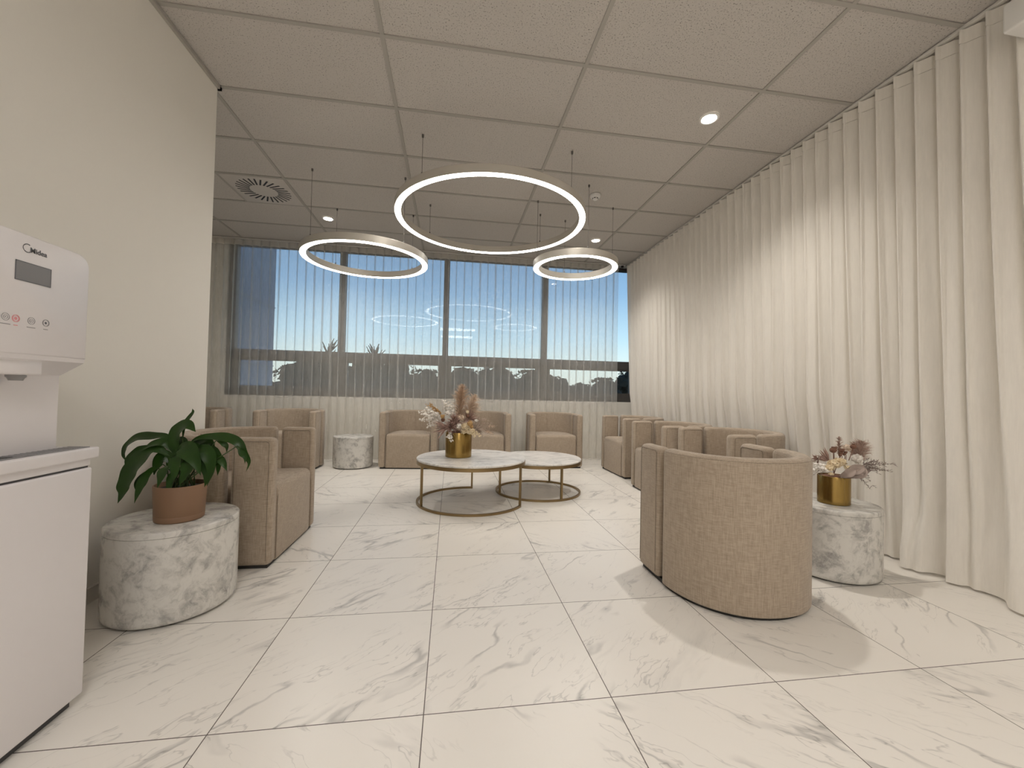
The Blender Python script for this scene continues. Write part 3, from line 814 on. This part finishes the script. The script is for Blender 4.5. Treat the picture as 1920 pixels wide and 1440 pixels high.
for y, z, mt, dot, wl in ((1.188, 1.1475, 'printgrey', 1, .024), (1.2125, 1.1472, 'printpink', 2, .010), (1.2515, 1.1470, 'printgrey', 1, .022), (1.2905, 1.1478, 'printgrey', 3, .012)):
    b = MB(); ringflat(b, y, z, .0096, .0086)
    if dot == 2: b.lathe([(.0096, 0)], 4) if False else None
    if dot == 1: ringflat(b, y, z, .0052, .0044); b.ball((XF, y, z), .0020, 1, (.3, 1, 1))
    if dot == 2: b.ball((XF, y, z), .0042, 2, (.15, 1, 1)); ringflat(b, y, z, .0074, .0068)
    if dot == 3: ringflat(b, y, z, .0078, .0074); b.ball((XF, y, z), .0034, 2, (.15, 1, 1), 1)
    # caption bar under the button
    b.box((XF, y - wl / 2, z - .0185), (XF + .0006, y + wl / 2, z - .0165))
    b.build('touch_button', [M[mt], M['print']], r, smooth=False)
b = MB(); b.box((-1.169, 1.128, .905), (-1.1672, 1.158, .935)); b.build('sticker', M['orange'], r, smooth=False)
# brand lettering on the head
fc = bpy.data.curves.new('logo_lettering', 'FONT'); fc.body = 'Midea'; fc.size = .0188; fc.extrude = .0004; fc.offset = .00025; fc.space_character = 1.0
lo = bpy.data.objects.new('logo_lettering', fc); COL.objects.link(lo)
bpy.context.view_layer.update()
me = bpy.data.meshes.new_from_object(lo.evaluated_get(bpy.context.evaluated_depsgraph_get()))
bpy.data.objects.remove(lo); bpy.data.curves.remove(fc)
me.materials.clear(); me.materials.append(M['print'])
lo = bpy.data.objects.new('logo_lettering', me); COL.objects.link(lo); lo.parent = r
lo.matrix_local = Matrix(((0, 0, 1, XF + .0006), (1, 0, 0, 1.2398), (0, 1, 0, 1.3262), (0, 0, 0, 1)))
b = MB(); rings = []
for k in range(40):
    t = math.radians(60 + 250 * k / 39); th = .0010 + .0010 * (1 if k < 12 else .2 + abs(k - 20) / 25)
    if 14 < k < 26: th = .0006
    c, s = math.cos(t), math.sin(t); cy, cz, R0 = 1.2335, 1.3345, .0115
    rings.append([(XF, cy + R0 * c, cz + R0 * s), (XF + .001, cy + R0 * c, cz + R0 * s), (XF + .001, cy + (R0 - th) * c, cz + (R0 - th) * s), (XF, cy + (R0 - th) * c, cz + (R0 - th) * s)])
b.loft(rings); b.build('logo_ring', M['print'], r, smooth=False)

# ------------------------------------------------------------------ potted peace lily
PX, PY, PZ = -1.185, 2.035, .3902
RT = Vector((RIGHT.x, RIGHT.y, 0)).normalized(); FW = Vector((FWD.x, FWD.y, 0)).normalized()
r = thing('potted_peace_lily', 'dark green leafy peace lily in a tan round pot', 'potted plant', (PX, PY, PZ))
b = MB(); b.lathe([(.086, 0), (.090, .004), (.0915, .024), (.0905, .026), (.0915, .028), (.097, .152), (.097, .156), (.092, .156), (.090, .135)], 56, cap1=False); b.build('pot', M['terra'], r)
b = MB(); b.lathe([(.0905, .136), (.06, .139), (.001, .142)], 40, cap0=False); b.build('soil', M['soil'], r)
def leaf(pts, wid, stem=True, fold=.16):
    """a leaf along pts (local metres), blade from the second third on, folded along its midrib"""
    P = [Vector(p) for p in pts]
    # Catmull-Rom
    Q = []
    E = [P[0] * 2 - P[1]] + P + [P[-1] * 2 - P[-2]]
    for i in range(1, len(E) - 2):
        for k in range(6):
            t = k / 6; a, b_, c, d = E[i - 1], E[i], E[i + 1], E[i + 2]
            Q.append(.5 * ((2 * b_) + (c - a) * t + (2 * a - 5 * b_ + 4 * c - d) * t * t + (3 * b_ - a - 3 * c + d) * t ** 3))
    Q.append(P[-1]); n = len(Q)
    vs = []; fs = []
    for i, q in enumerate(Q):
        f = i / (n - 1); t = (Q[min(i + 1, n - 1)] - Q[max(i - 1, 0)]).normalized()
        # blade turned to be seen broadside by someone in the room
        side = t.cross(-FW * .8 + Vector((0, 0, .62)))
        if side.length < .05: side = t.cross(Vector((0, 0, 1)))
        side.normalize(); nn = side.cross(t).normalized()
        w = wid * .56 * (min(1.0, (f / .42)) ** .75 if f < .42 else max(0.0, 1 - ((f - .42) / .58) ** 1.5)) if f > 0 else .0015
        w = max(w, .0008)
        wav = .05 * w * math.sin(i * .9)
        vs += [q - side * w + nn * (w * fold + wav), q - side * w * .5 + nn * w * fold * .35, q, q + side * w * .5 + nn * w * fold * .35, q + side * w + nn * (w * fold - wav)]
    for i in range(n - 1):
        for k in range(4): fs.append((i * 5 + k, i * 5 + k + 1, i * 5 + 6 + k, i * 5 + 5 + k))
    return vs, fs
sc_ = .000400
def PP(cx, cy, dep): return RT * ((cx - 812) * sc_) + FW * dep + Vector((0, 0, .156 + (905 - cy) * sc_))
LEAVES = [
    (.075, -.02, [(770, 620), (735, 440), (800, 300), (900, 250), (990, 320)]),
    (.024, .03, [(800, 420), (805, 270), (830, 190), (872, 115), (858, 72)]),
    (.040, .00, [(740, 520), (640, 390), (480, 385), (310, 400), (190, 490), (155, 590), (182, 668)]),
    (.036, -.03, [(720, 560), (640, 450), (520, 465), (410, 545)]),
    (.050, .00, [(690, 600), (480, 530), (330, 560), (235, 640), (210, 760), (160, 900)]),
    (.082, -.07, [(700, 600), (560, 510), (450, 600), (350, 740), (300, 900), (290, 1000), (260, 1100)]),
    (.040, .01, [(860, 500), (960, 405), (1120, 375), (1300, 385), (1430, 440), (1500, 560), (1555, 660), (1525, 762)]),
    (.024, -.02, [(1440, 470), (1490, 540), (1545, 590), (1550, 660)]),
    (.072, -.08, [(800, 560), (870, 490), (980, 530), (1080, 620), (1165, 775)]),
    (.046, -.09, [(770, 640), (810, 590), (850, 660), (880, 760), (868, 880)]),
    (.040, -.10, [(700, 700), (720, 730), (745, 800), (738, 915)]),
    (.034, -.10, [(790, 740), (815, 790), (840, 880), (836, 1002)]),
    (.052, -.05, [(900, 560), (1080, 500), (1180, 600), (1215, 740), (1185, 905)]),
    (.030, -.02, [(1100, 560), (1240, 610), (1310, 670), (1352, 748)]),
    (.022, .02, [(1180, 420), (1245, 450), (1285, 490), (1282, 560)]),
    (.022, -.02, [(520, 720), (390, 830), (345, 920), (380, 1042)]),
    (.044, -.08, [(640, 690), (540, 760), (490, 880), (478, 970), (460, 1088)]),
    (.050, -.09, [(860, 640), (930, 640), (985, 720), (975, 800), (955, 880)]),
    (.044, -.04, [(960, 620), (1090, 640), (1150, 740), (1160, 830), (1145, 920)]),
    (.060, .06, [(780, 640), (700, 500), (640, 520), (560, 640)]),
    (.060, .07, [(850, 640), (930, 470), (1010, 480), (1080, 640)]),
    (.055, .02, [(700, 680), (560, 620), (500, 720), (470, 830)]),
    (.055, .04, [(930, 680), (1060, 560), (1150, 620), (1240, 740)]),
    (.060, -.03, [(760, 700), (650, 600), (590, 690), (560, 800)]),
    (.060, -.02, [(830, 700), (780, 560), (720, 620), (690, 760)]),
    (.050, .00, [(870, 700), (900, 520), (1000, 560), (1060, 700)]),
    (.050, .05, [(800, 650), (760, 500), (700, 440), (600, 470)]),
    (.045, .05, [(830, 650), (900, 470), (1010, 420), (1100, 470)]),
    (.020, -.02, [(1180, 680), (1240, 690), (1252, 740), (1250, 800)]),
]
for i, (w, dep, pts) in enumerate(LEAVES):
    n = len(pts); P = []
    base = Vector((RT * random.uniform(-.035, .035)) + FW * random.uniform(-.035, .035) + Vector((0, 0, .14)))
    for k, (cx, cy) in enumerate(pts):
        f = (k + 1) / n; P.append(PP(cx, cy, dep * (f if f < .7 else .7 + (f - .7) * .6)))
    vs, fs = leaf(P, w); b = MB(); b.add(vs, fs)
    lf = b.build('leaf', M['leaf'], r, angle=80)
    mid = (base + P[0]) / 2 + Vector((0, 0, .01)); b = MB(); b.tube([base, mid, P[0], P[0].lerp(P[1], .5)], [.0028, .0026, .0022, .0012], 6); b.build('stalk', M['stemgreen'], lf)

# ------------------------------------------------------------------ dried flowers in brass vases
def vase(loc, R_, h_, label):
    r = thing('brass_vase', label, 'vase', loc, 0, 'brushed brass vases')
    b = MB(); b.lathe([(R_ - .004, 0), (R_, .003), (R_, h_ - .002), (R_ - .001, h_), (R_ - .004, h_), (R_ - .005, h_ - .004), (R_ - .005, .01), (.001, .01)], 72); b.build('body', M['brass'], r)
    b = MB(); b.tube([(0, 0, 0)] * 0 + [(R_ * math.cos(-1.75) * 1.0008, R_ * math.sin(-1.75) * 1.0008, .004), (R_ * math.cos(-1.75) * 1.0008, R_ * math.sin(-1.75) * 1.0008, h_ - .004)], .0007, 4); b.build('seam', M['bronze'], r)
    return r
vase((.083, 3.735, .3952), .118, .222, 'taller brass vase with dried flowers on the larger coffee table')
vase((2.200, 2.062, .3902), .078, .158, 'shorter brass vase on the marble drum by the side curtain')

class Bouquet:
    def __init__(self, root, cx, cy, sc, z0): self.r = root; self.c = (cx, cy); self.s = sc; self.z0 = z0
    def P(self, x, y, d=0): return RT * ((x - self.c[0]) * self.s) + FW * d + Vector((0, 0, self.z0 + (self.c[1] - y) * self.s))
def rv(a=1): return Vector((random.uniform(-1, 1), random.uniform(-1, 1), random.uniform(-1, 1))) * a
def plume(B, p0, p1, wid, mat, n=420, name='pampas_plume', bend=.0, core=.5):
    b = MB(); p0, p1 = Vector(p0), Vector(p1); ax = (p1 - p0); L_ = ax.length; ax.normalize()
    sd = ax.orthogonal().normalized(); s2 = ax.cross(sd)
    b.tube([p0, p0.lerp(p1, .9)], [.0025, .001], 5)
    for k in range(n):
        f = random.random() ** .8 * .97 + .02; a = random.uniform(0, 2 * PI)
        d = sd * math.cos(a) + s2 * math.sin(a); q = p0 + ax * L_ * f
        w = wid * .5 * (math.sin(PI * min(1, (f * .86 + .14))) ** .6) * random.uniform(.45, 1.1)
        tip = q + d * w * 1.9 + ax * w * random.uniform(.6, 1.5); m = q.lerp(tip, .5) + ax * w * .15
        t = (tip - q).cross(rv()).normalized() * max(.0016, wid * .016)
        b.add([q - t, q + t, m + t * .9, m - t * .9, tip], [(0, 1, 2, 3), (3, 2, 4)])
    return b.build(name, M[mat], B.r, angle=180)
def petals(B, c, rad, mat, n=40, name='white_bloom', squash=.8, size=.5):
    """ruffled bloom: small cupped petals on a ball"""
    b = MB(); c = Vector(c); b.ball(c, rad * .62, 2, (1, 1, squash), rough=.3, seed=c.x * 9)
    for k in range(n):
        d = rv().normalized(); d.z = d.z * squash; q = c + d * rad * .55; t = d.cross(rv()).normalized(); u = d.cross(t).normalized(); s = rad * size * random.uniform(.7, 1.2)
        b.add([q, q + t * s * .5 + d * s * .35, q + d * s * .75 + u * s * .15, q - t * s * .5 + d * s * .35, q + d * s * .4 - u * s * .25], [(0, 1, 4), (1, 2, 4), (2, 3, 4), (3, 0, 4)])
    return b.build(name, M[mat], B.r, angle=180)
def coral(B, base, tips, mat, rad, name='white_spray'):
    """bleached spray: stalks carrying many small round buds"""
    b = MB(); base = Vector(base)
    for tp in tips:
        tp = Vector(tp); mid = base.lerp(tp, .5) + rv(.008); b.tube([base, mid, tp], [.0022, .0018, .001], 5)
        for k in range(11):
            f = .35 + .65 * k / 10; q = base.lerp(tp, f) + rv(rad * 1.5); b.ball(q, rad * random.uniform(.8, 1.5), 1, (1, 1, .8), rough=.4, seed=k)
    return b.build(name, M[mat], B.r, angle=180)
def spikes(B, base, dirs, length, mat, wid=.006, name='spiky_leaf_fan'):
    b = MB(); base = Vector(base)
    for d in dirs:
        d = Vector(d).normalized(); L_ = length * random.uniform(.7, 1.1); tip = base + d * L_; u = d.cross(rv()).normalized() * wid * 1.45
        m = base.lerp(tip, .45) + Vector((0, 0, .01)) * random.uniform(-1, 1)
        b.add([base, m - u, tip, m + u], [(0, 1, 2), (0, 2, 3)])
        v = d.cross(u).normalized() * wid * .6; b.add([base, m - v, tip, m + v], [(0, 1, 2), (0, 2, 3)])
    return b.build(name, M[mat], B.r, angle=180)
def wisps(B, base, tips, mat, name='wispy_grass', nb=9, bl=.03):
    b = MB(); base = Vector(base)
    for tp in tips:
        tp = Vector(tp); mid = base.lerp(tp, .55) + Vector((0, 0, .018)); pts = [base, base.lerp(mid, .5) + Vector((0, 0, .004)), mid, mid.lerp(tp, .5) + Vector((0, 0, .004)), tp]
        b.tube(pts, [.0014, .0012, .001, .0008, .0005], 4)
        for k in range(nb):
            f = .35 + .65 * k / (nb - 1); i = min(3, int(f * 4)); q = pts[i].lerp(pts[i + 1], f * 4 - i); d = ((tp - base).normalized() + rv(.9)).normalized() * bl * random.uniform(.5, 1)
            u = d.cross(rv()).normalized() * bl * .085
            b.add([q, q + d * .5 + u, q + d, q + d * .5 - u], [(0, 1, 2, 3)])
    return b.build(name, M[mat], B.r, angle=180)
def pod(B, c, rad, mat, stem_to=None, name='seed_pod', cup=False):
    b = MB(); c = Vector(c)
    if cup: b.lathe([(rad * .3, -rad), (rad * .85, -rad * .5), (rad, rad * .5), (rad * .8, rad * .7), (rad * .6, rad * .2)], 14, c, cap1=True)
    else:
        b.ball(c, rad, 2, (1, 1, .9), rough=.12); b.lathe([(rad * .5, rad * .8), (rad * .55, rad * 1.0), (rad * .2, rad * 1.02)], 10, c)
    if stem_to is not None: b.tube([Vector(stem_to), Vector(stem_to).lerp(c, .6) + rv(.004), c], [.002, .0018, .0016], 5)
    return b.build(name, M[mat], B.r, angle=60)

random.seed(21)
r = thing('dried_flower_arrangement', 'tall dried bouquet with upright pampas plume and white blooms, on the larger coffee table', 'dried flowers', (.083, 3.735, .3952), 0, 'dried flower arrangements')
B = Bouquet(r, 900, 905, .000537, .222)
core = B.P(900, 900, 0)
b = MB(); b.lathe([(.110, .195), (.105, .215), (.05, .232), (.001, .238)], 32, cap0=True); b.build('floral_foam', M['brownpod'], r)
plume(B, B.P(900, 700, .02), B.P(930, 95, .03), .105, 'pampas', 620)
plume(B, B.P(880, 700, .03), B.P(885, 200, .06), .10, 'pampas', 380)
plume(B, B.P(985, 680, .02), B.P(1170, 275, .02), .11, 'pampas2', 460)
plume(B, B.P(1000, 720, .05), B.P(1190, 440, .05), .10, 'pampas2', 300)
coral(B, B.P(620, 720, -.02), [B.P(*t) for t in ((225, 580, -.03), (260, 610, -.05), (300, 560, 0), (350, 530, -.02), (390, 545, .02), (260, 720, -.03), (310, 690, -.06), (370, 640, -.05), (420, 600, -.03), (400, 760, -.05), (380, 835, -.05), (440, 700, -.02), (330, 640, .03))], 'whitef', .0085)
coral(B, B.P(800, 720, 0), [B.P(*t) for t in ((610, 390, 0), (640, 410, .02), (680, 430, -.02), (650, 470, 0), (720, 420, .02), (760, 430, 0), (790, 480, -.01), (700, 520, -.02), (780, 540, 0))], 'whitef', .0085)
petals(B, B.P(530, 620, -.05), .036, 'whitef', 50); petals(B, B.P(720, 592, -.05), .034, 'whitef', 50)
petals(B, B.P(925, 790, -.11), .032, 'whitef', 44); petals(B, B.P(1195, 705, -.04), .024, 'whitef', 36)
coral(B, B.P(600, 640, .02), [B.P(*t) for t in ((340, 450, .02), (390, 445, .03), (430, 470, .02), (470, 520, .01), (520, 545, 0))], 'tanpod', .0065, 'tan_berry_spray')
petals(B, B.P(1030, 800, -.10), .052, 'cream', 110, 'cream_hydrangea', .8, .42); petals(B, B.P(1120, 870, -.10), .050, 'cream', 100, 'cream_hydrangea', .8, .42); petals(B, B.P(1000, 880, -.11), .034, 'cream', 60, 'cream_hydrangea', .8, .45)
coral(B, B.P(1090, 860, -.10), [B.P(*t) for t in ((1210, 930, -.12), (1260, 915, -.10), (1280, 950, -.09), (1190, 960, -.11))], 'cream', .007, 'cream_spray')
petals(B, B.P(930, 660, -.06), .046, 'pampas2', 90, 'tan_bloom', .7, .45)
spikes(B, B.P(740, 810, -.08), [B.P(x, y, dd) - B.P(740, 810, -.08) for x, y, dd in [(420 + 26 * k + random.uniform(-12, 12), 700 + random.uniform(0, 230), random.uniform(-.14, -.02)) for k in range(26)]] + [B.P(x, y, -.14) - B.P(740, 810, -.08) for x, y in ((420, 800), (430, 860), (500, 900), (540, 920), (440, 740), (520, 720), (600, 700), (620, 920))], .150, 'mauve', .0052)
spikes(B, B.P(790, 800, -.09), [rv() + Vector((0, -.6, .3)) for k in range(60)], .085, 'mauve', .005)
spikes(B, B.P(840, 720, -.07), [rv() + Vector((.1, -.5, .5)) for k in range(44)], .085, 'mauve', .006)
spikes(B, B.P(1060, 680, -.02), [rv() + Vector((.4, 0, .5)) for k in range(50)], .10, 'mauve', .004)
coral(B, B.P(790, 880, -.11), [B.P(*t) for t in ((760, 990, -.15), (800, 1030, -.15), (830, 1010, -.15), (740, 980, -.13))], 'whitef', .0055)
pod(B, B.P(645, 640, -.09), .020, 'tanpod', B.P(780, 820, -.04), cup=True); pod(B, B.P(1105, 745, -.11), .026, 'tanpod', core); pod(B, B.P(1045, 570, -.03), .019, 'cream', core)
pod(B, B.P(650, 700, -.08), .018, 'brownpod', core, cup=True); pod(B, B.P(1050, 625, -.05), .017, 'brownpod', core, cup=True); pod(B, B.P(835, 655, -.09), .015, 'brownpod', core, cup=True); pod(B, B.P(1130, 800, -.10), .017, 'tanpod', core)
wisps(B, B.P(1120, 820, -.03), [B.P(*t) for t in ((1505, 800, -.03), (1480, 900, -.06), (1420, 760, 0), (1380, 700, .03), (1340, 690, .05), (1300, 690, .02), (1440, 930, -.05), (1380, 900, -.08), (1330, 960, -.06), (1290, 700, -.05), (1230, 690, .05), (1400, 830, .0), (1350, 790, -.05))], 'wisp', nb=22, bl=.036)
spikes(B, B.P(1190, 830, -.06), [rv() + Vector((.9, -.2, -.1)) for k in range(40)], .09, 'wisp', .003)
wisps(B, B.P(700, 860, -.05), [B.P(*t) for t in ((365, 990, -.08), (560, 900, -.1), (400, 900, -.06), (600, 500, .0))], 'wisp', nb=8)
plume(B, B.P(1340, 870, -.05), B.P(1490, 915, -.06), .024, 'pampas2', 110, 'bunny_tail'); plume(B, B.P(1390, 790, -.03), B.P(1510, 795, -.03), .024, 'pampas2', 110, 'bunny_tail')

random.seed(33)
r = thing('dried_flower_arrangement', 'low dried bouquet with trailing fern and brown seed heads, beside the side curtain', 'dried flowers', (2.200, 2.062, .3902), 0, 'dried flower arrangements')
B = Bouquet(r, 640, 825, .00032, .158)
core = B.P(640, 810, 0)
b = MB(); b.lathe([(.072, .135), (.070, .150), (.03, .162), (.001, .165)], 28, cap0=True); b.build('floral_foam', M['brownpod'], r)
petals(B, B.P(500, 590, -.06), .042, 'cream', 110, 'cream_hydrangea', .7, .42); petals(B, B.P(620, 560, -.05), .042, 'cream', 100, 'cream_hydrangea', .7, .42); petals(B, B.P(400, 650, -.07), .030, 'cream', 70, 'cream_hydrangea', .8, .42)
petals(B, B.P(395, 755, -.08), .016, 'cream', 30, 'cream_hydrangea', .7, .5); petals(B, B.P(690, 640, -.08), .024, 'cream', 50, 'cream_hydrangea', .6, .5)
coral(B, B.P(420, 700, -.04), [B.P(*t) for t in ((205, 590, -.04), (215, 650, -.05), (240, 700, -.03), (290, 640, -.06), (300, 700, -.08), (215, 720, -.02), (260, 560, 0))], 'whitef', .007)
spikes(B, B.P(560, 580, 0), [B.P(x, y, 0.0) - B.P(560, 580, 0) for x, y in ((350, 380), (390, 370), (440, 360), (330, 430), (260, 450), (290, 480), (470, 400), (240, 500), (420, 420), (200, 530), (500, 410))], .085, 'mauve', .005)
spikes(B, B.P(300, 540, -.02), [rv() + Vector((-.5, 0, .3)) for k in range(20)], .045, 'mauve', .003)
pod(B, B.P(600, 370, -.01), .018, 'brownpod', core, 'poppy_head'); pod(B, B.P(910, 292, -.03), .0155, 'brownpod', B.P(830, 540, -.03), 'poppy_head'); pod(B, B.P(690, 350, .02), .014, 'brownpod', core, 'poppy_head', True); pod(B, B.P(755, 370, -.01), .014, 'brownpod', core, 'poppy_head', True)
for x, y in ((720, 420), (770, 430), (800, 400), (700, 450)): pod(B, B.P(x, y, -.02), .009, 'brownpod', B.P(x - 20, 560, -.03), 'seed_head', True)
petals(B, B.P(975, 500, -.03), .040, 'whitef', 130, 'white_banksia', .9, .25); petals(B, B.P(1030, 560, -.02), .026, 'whitef', 60, 'white_banksia', .9, .3); petals(B, B.P(1000, 340, .05), .032, 'pampas2', 70, 'tan_bloom', .8, .35)
plume(B, B.P(1110, 600, .01), B.P(1250, 215, .04), .070, 'plume', 460); plume(B, B.P(1080, 500, .03), B.P(1200, 260, .06), .05, 'plume', 240); plume(B, B.P(780, 470, .02), B.P(805, 130, .03), .030, 'plume', 200)
def bigleaf(pts, wid, mat='greyleaf', name='preserved_leaf'):
    vs, fs = leaf(pts, wid, fold=.45); b = MB(); b.add(vs, fs); b.build(name, M[mat], r, angle=80)
bigleaf([B.P(560, 800, -.07), B.P(700, 700, -.10), B.P(870, 640, -.09), B.P(1050, 620, -.05)], .050)
bigleaf([B.P(600, 830, -.07), B.P(760, 760, -.11), B.P(900, 700, -.10), B.P(1030, 650, -.07)], .046)
bigleaf([B.P(560, 820, -.08), B.P(600, 740, -.11), B.P(680, 690, -.11), B.P(780, 660, -.10)], .042)
bigleaf([B.P(760, 830, -.04), B.P(920, 790, -.06), B.P(1060, 720, -.05), B.P(1250, 700, -.03)], .040, 'frond')
bigleaf([B.P(800, 840, 0), B.P(980, 800, -.02), B.P(1100, 740, 0), B.P(1180, 760, 0)], .036, 'frond')
wisps(B, B.P(960, 720, -.02), [B.P(*t) for t in ((1720, 610, .0), (1600, 640, .02), (1590, 730, -.02), (1500, 590, .03), (1440, 580, .0), (1350, 560, .04), (1380, 760, -.02), (1500, 720, 0), (1300, 620, -.03), (1280, 700, -.04), (1420, 690, 0))], 'frond', 'fern_spray', 26, .026)
wisps(B, B.P(900, 800, -.03), [B.P(*t) for t in ((1240, 1050, -.02), (1190, 900, -.04), (1160, 800, -.03), (1220, 780, -.01), (1020, 870, -.05))], 'frond', 'fern_spray', 18, .024)
wisps(B, B.P(1230, 1040, -.02), [B.P(1400, 1040, 0)], 'frond', 'fern_spray', 8, .016)
wisps(B, B.P(1180, 500, .0), [B.P(1370, 440, .02), B.P(1330, 215, .03)], 'plume', 'fern_spray', 8, .016)
wisps(B, B.P(420, 740, -.03), [B.P(*t) for t in ((210, 820, -.03), (290, 820, -.05), (240, 760, -.02))], 'frond', 'fern_spray', 9, .018)
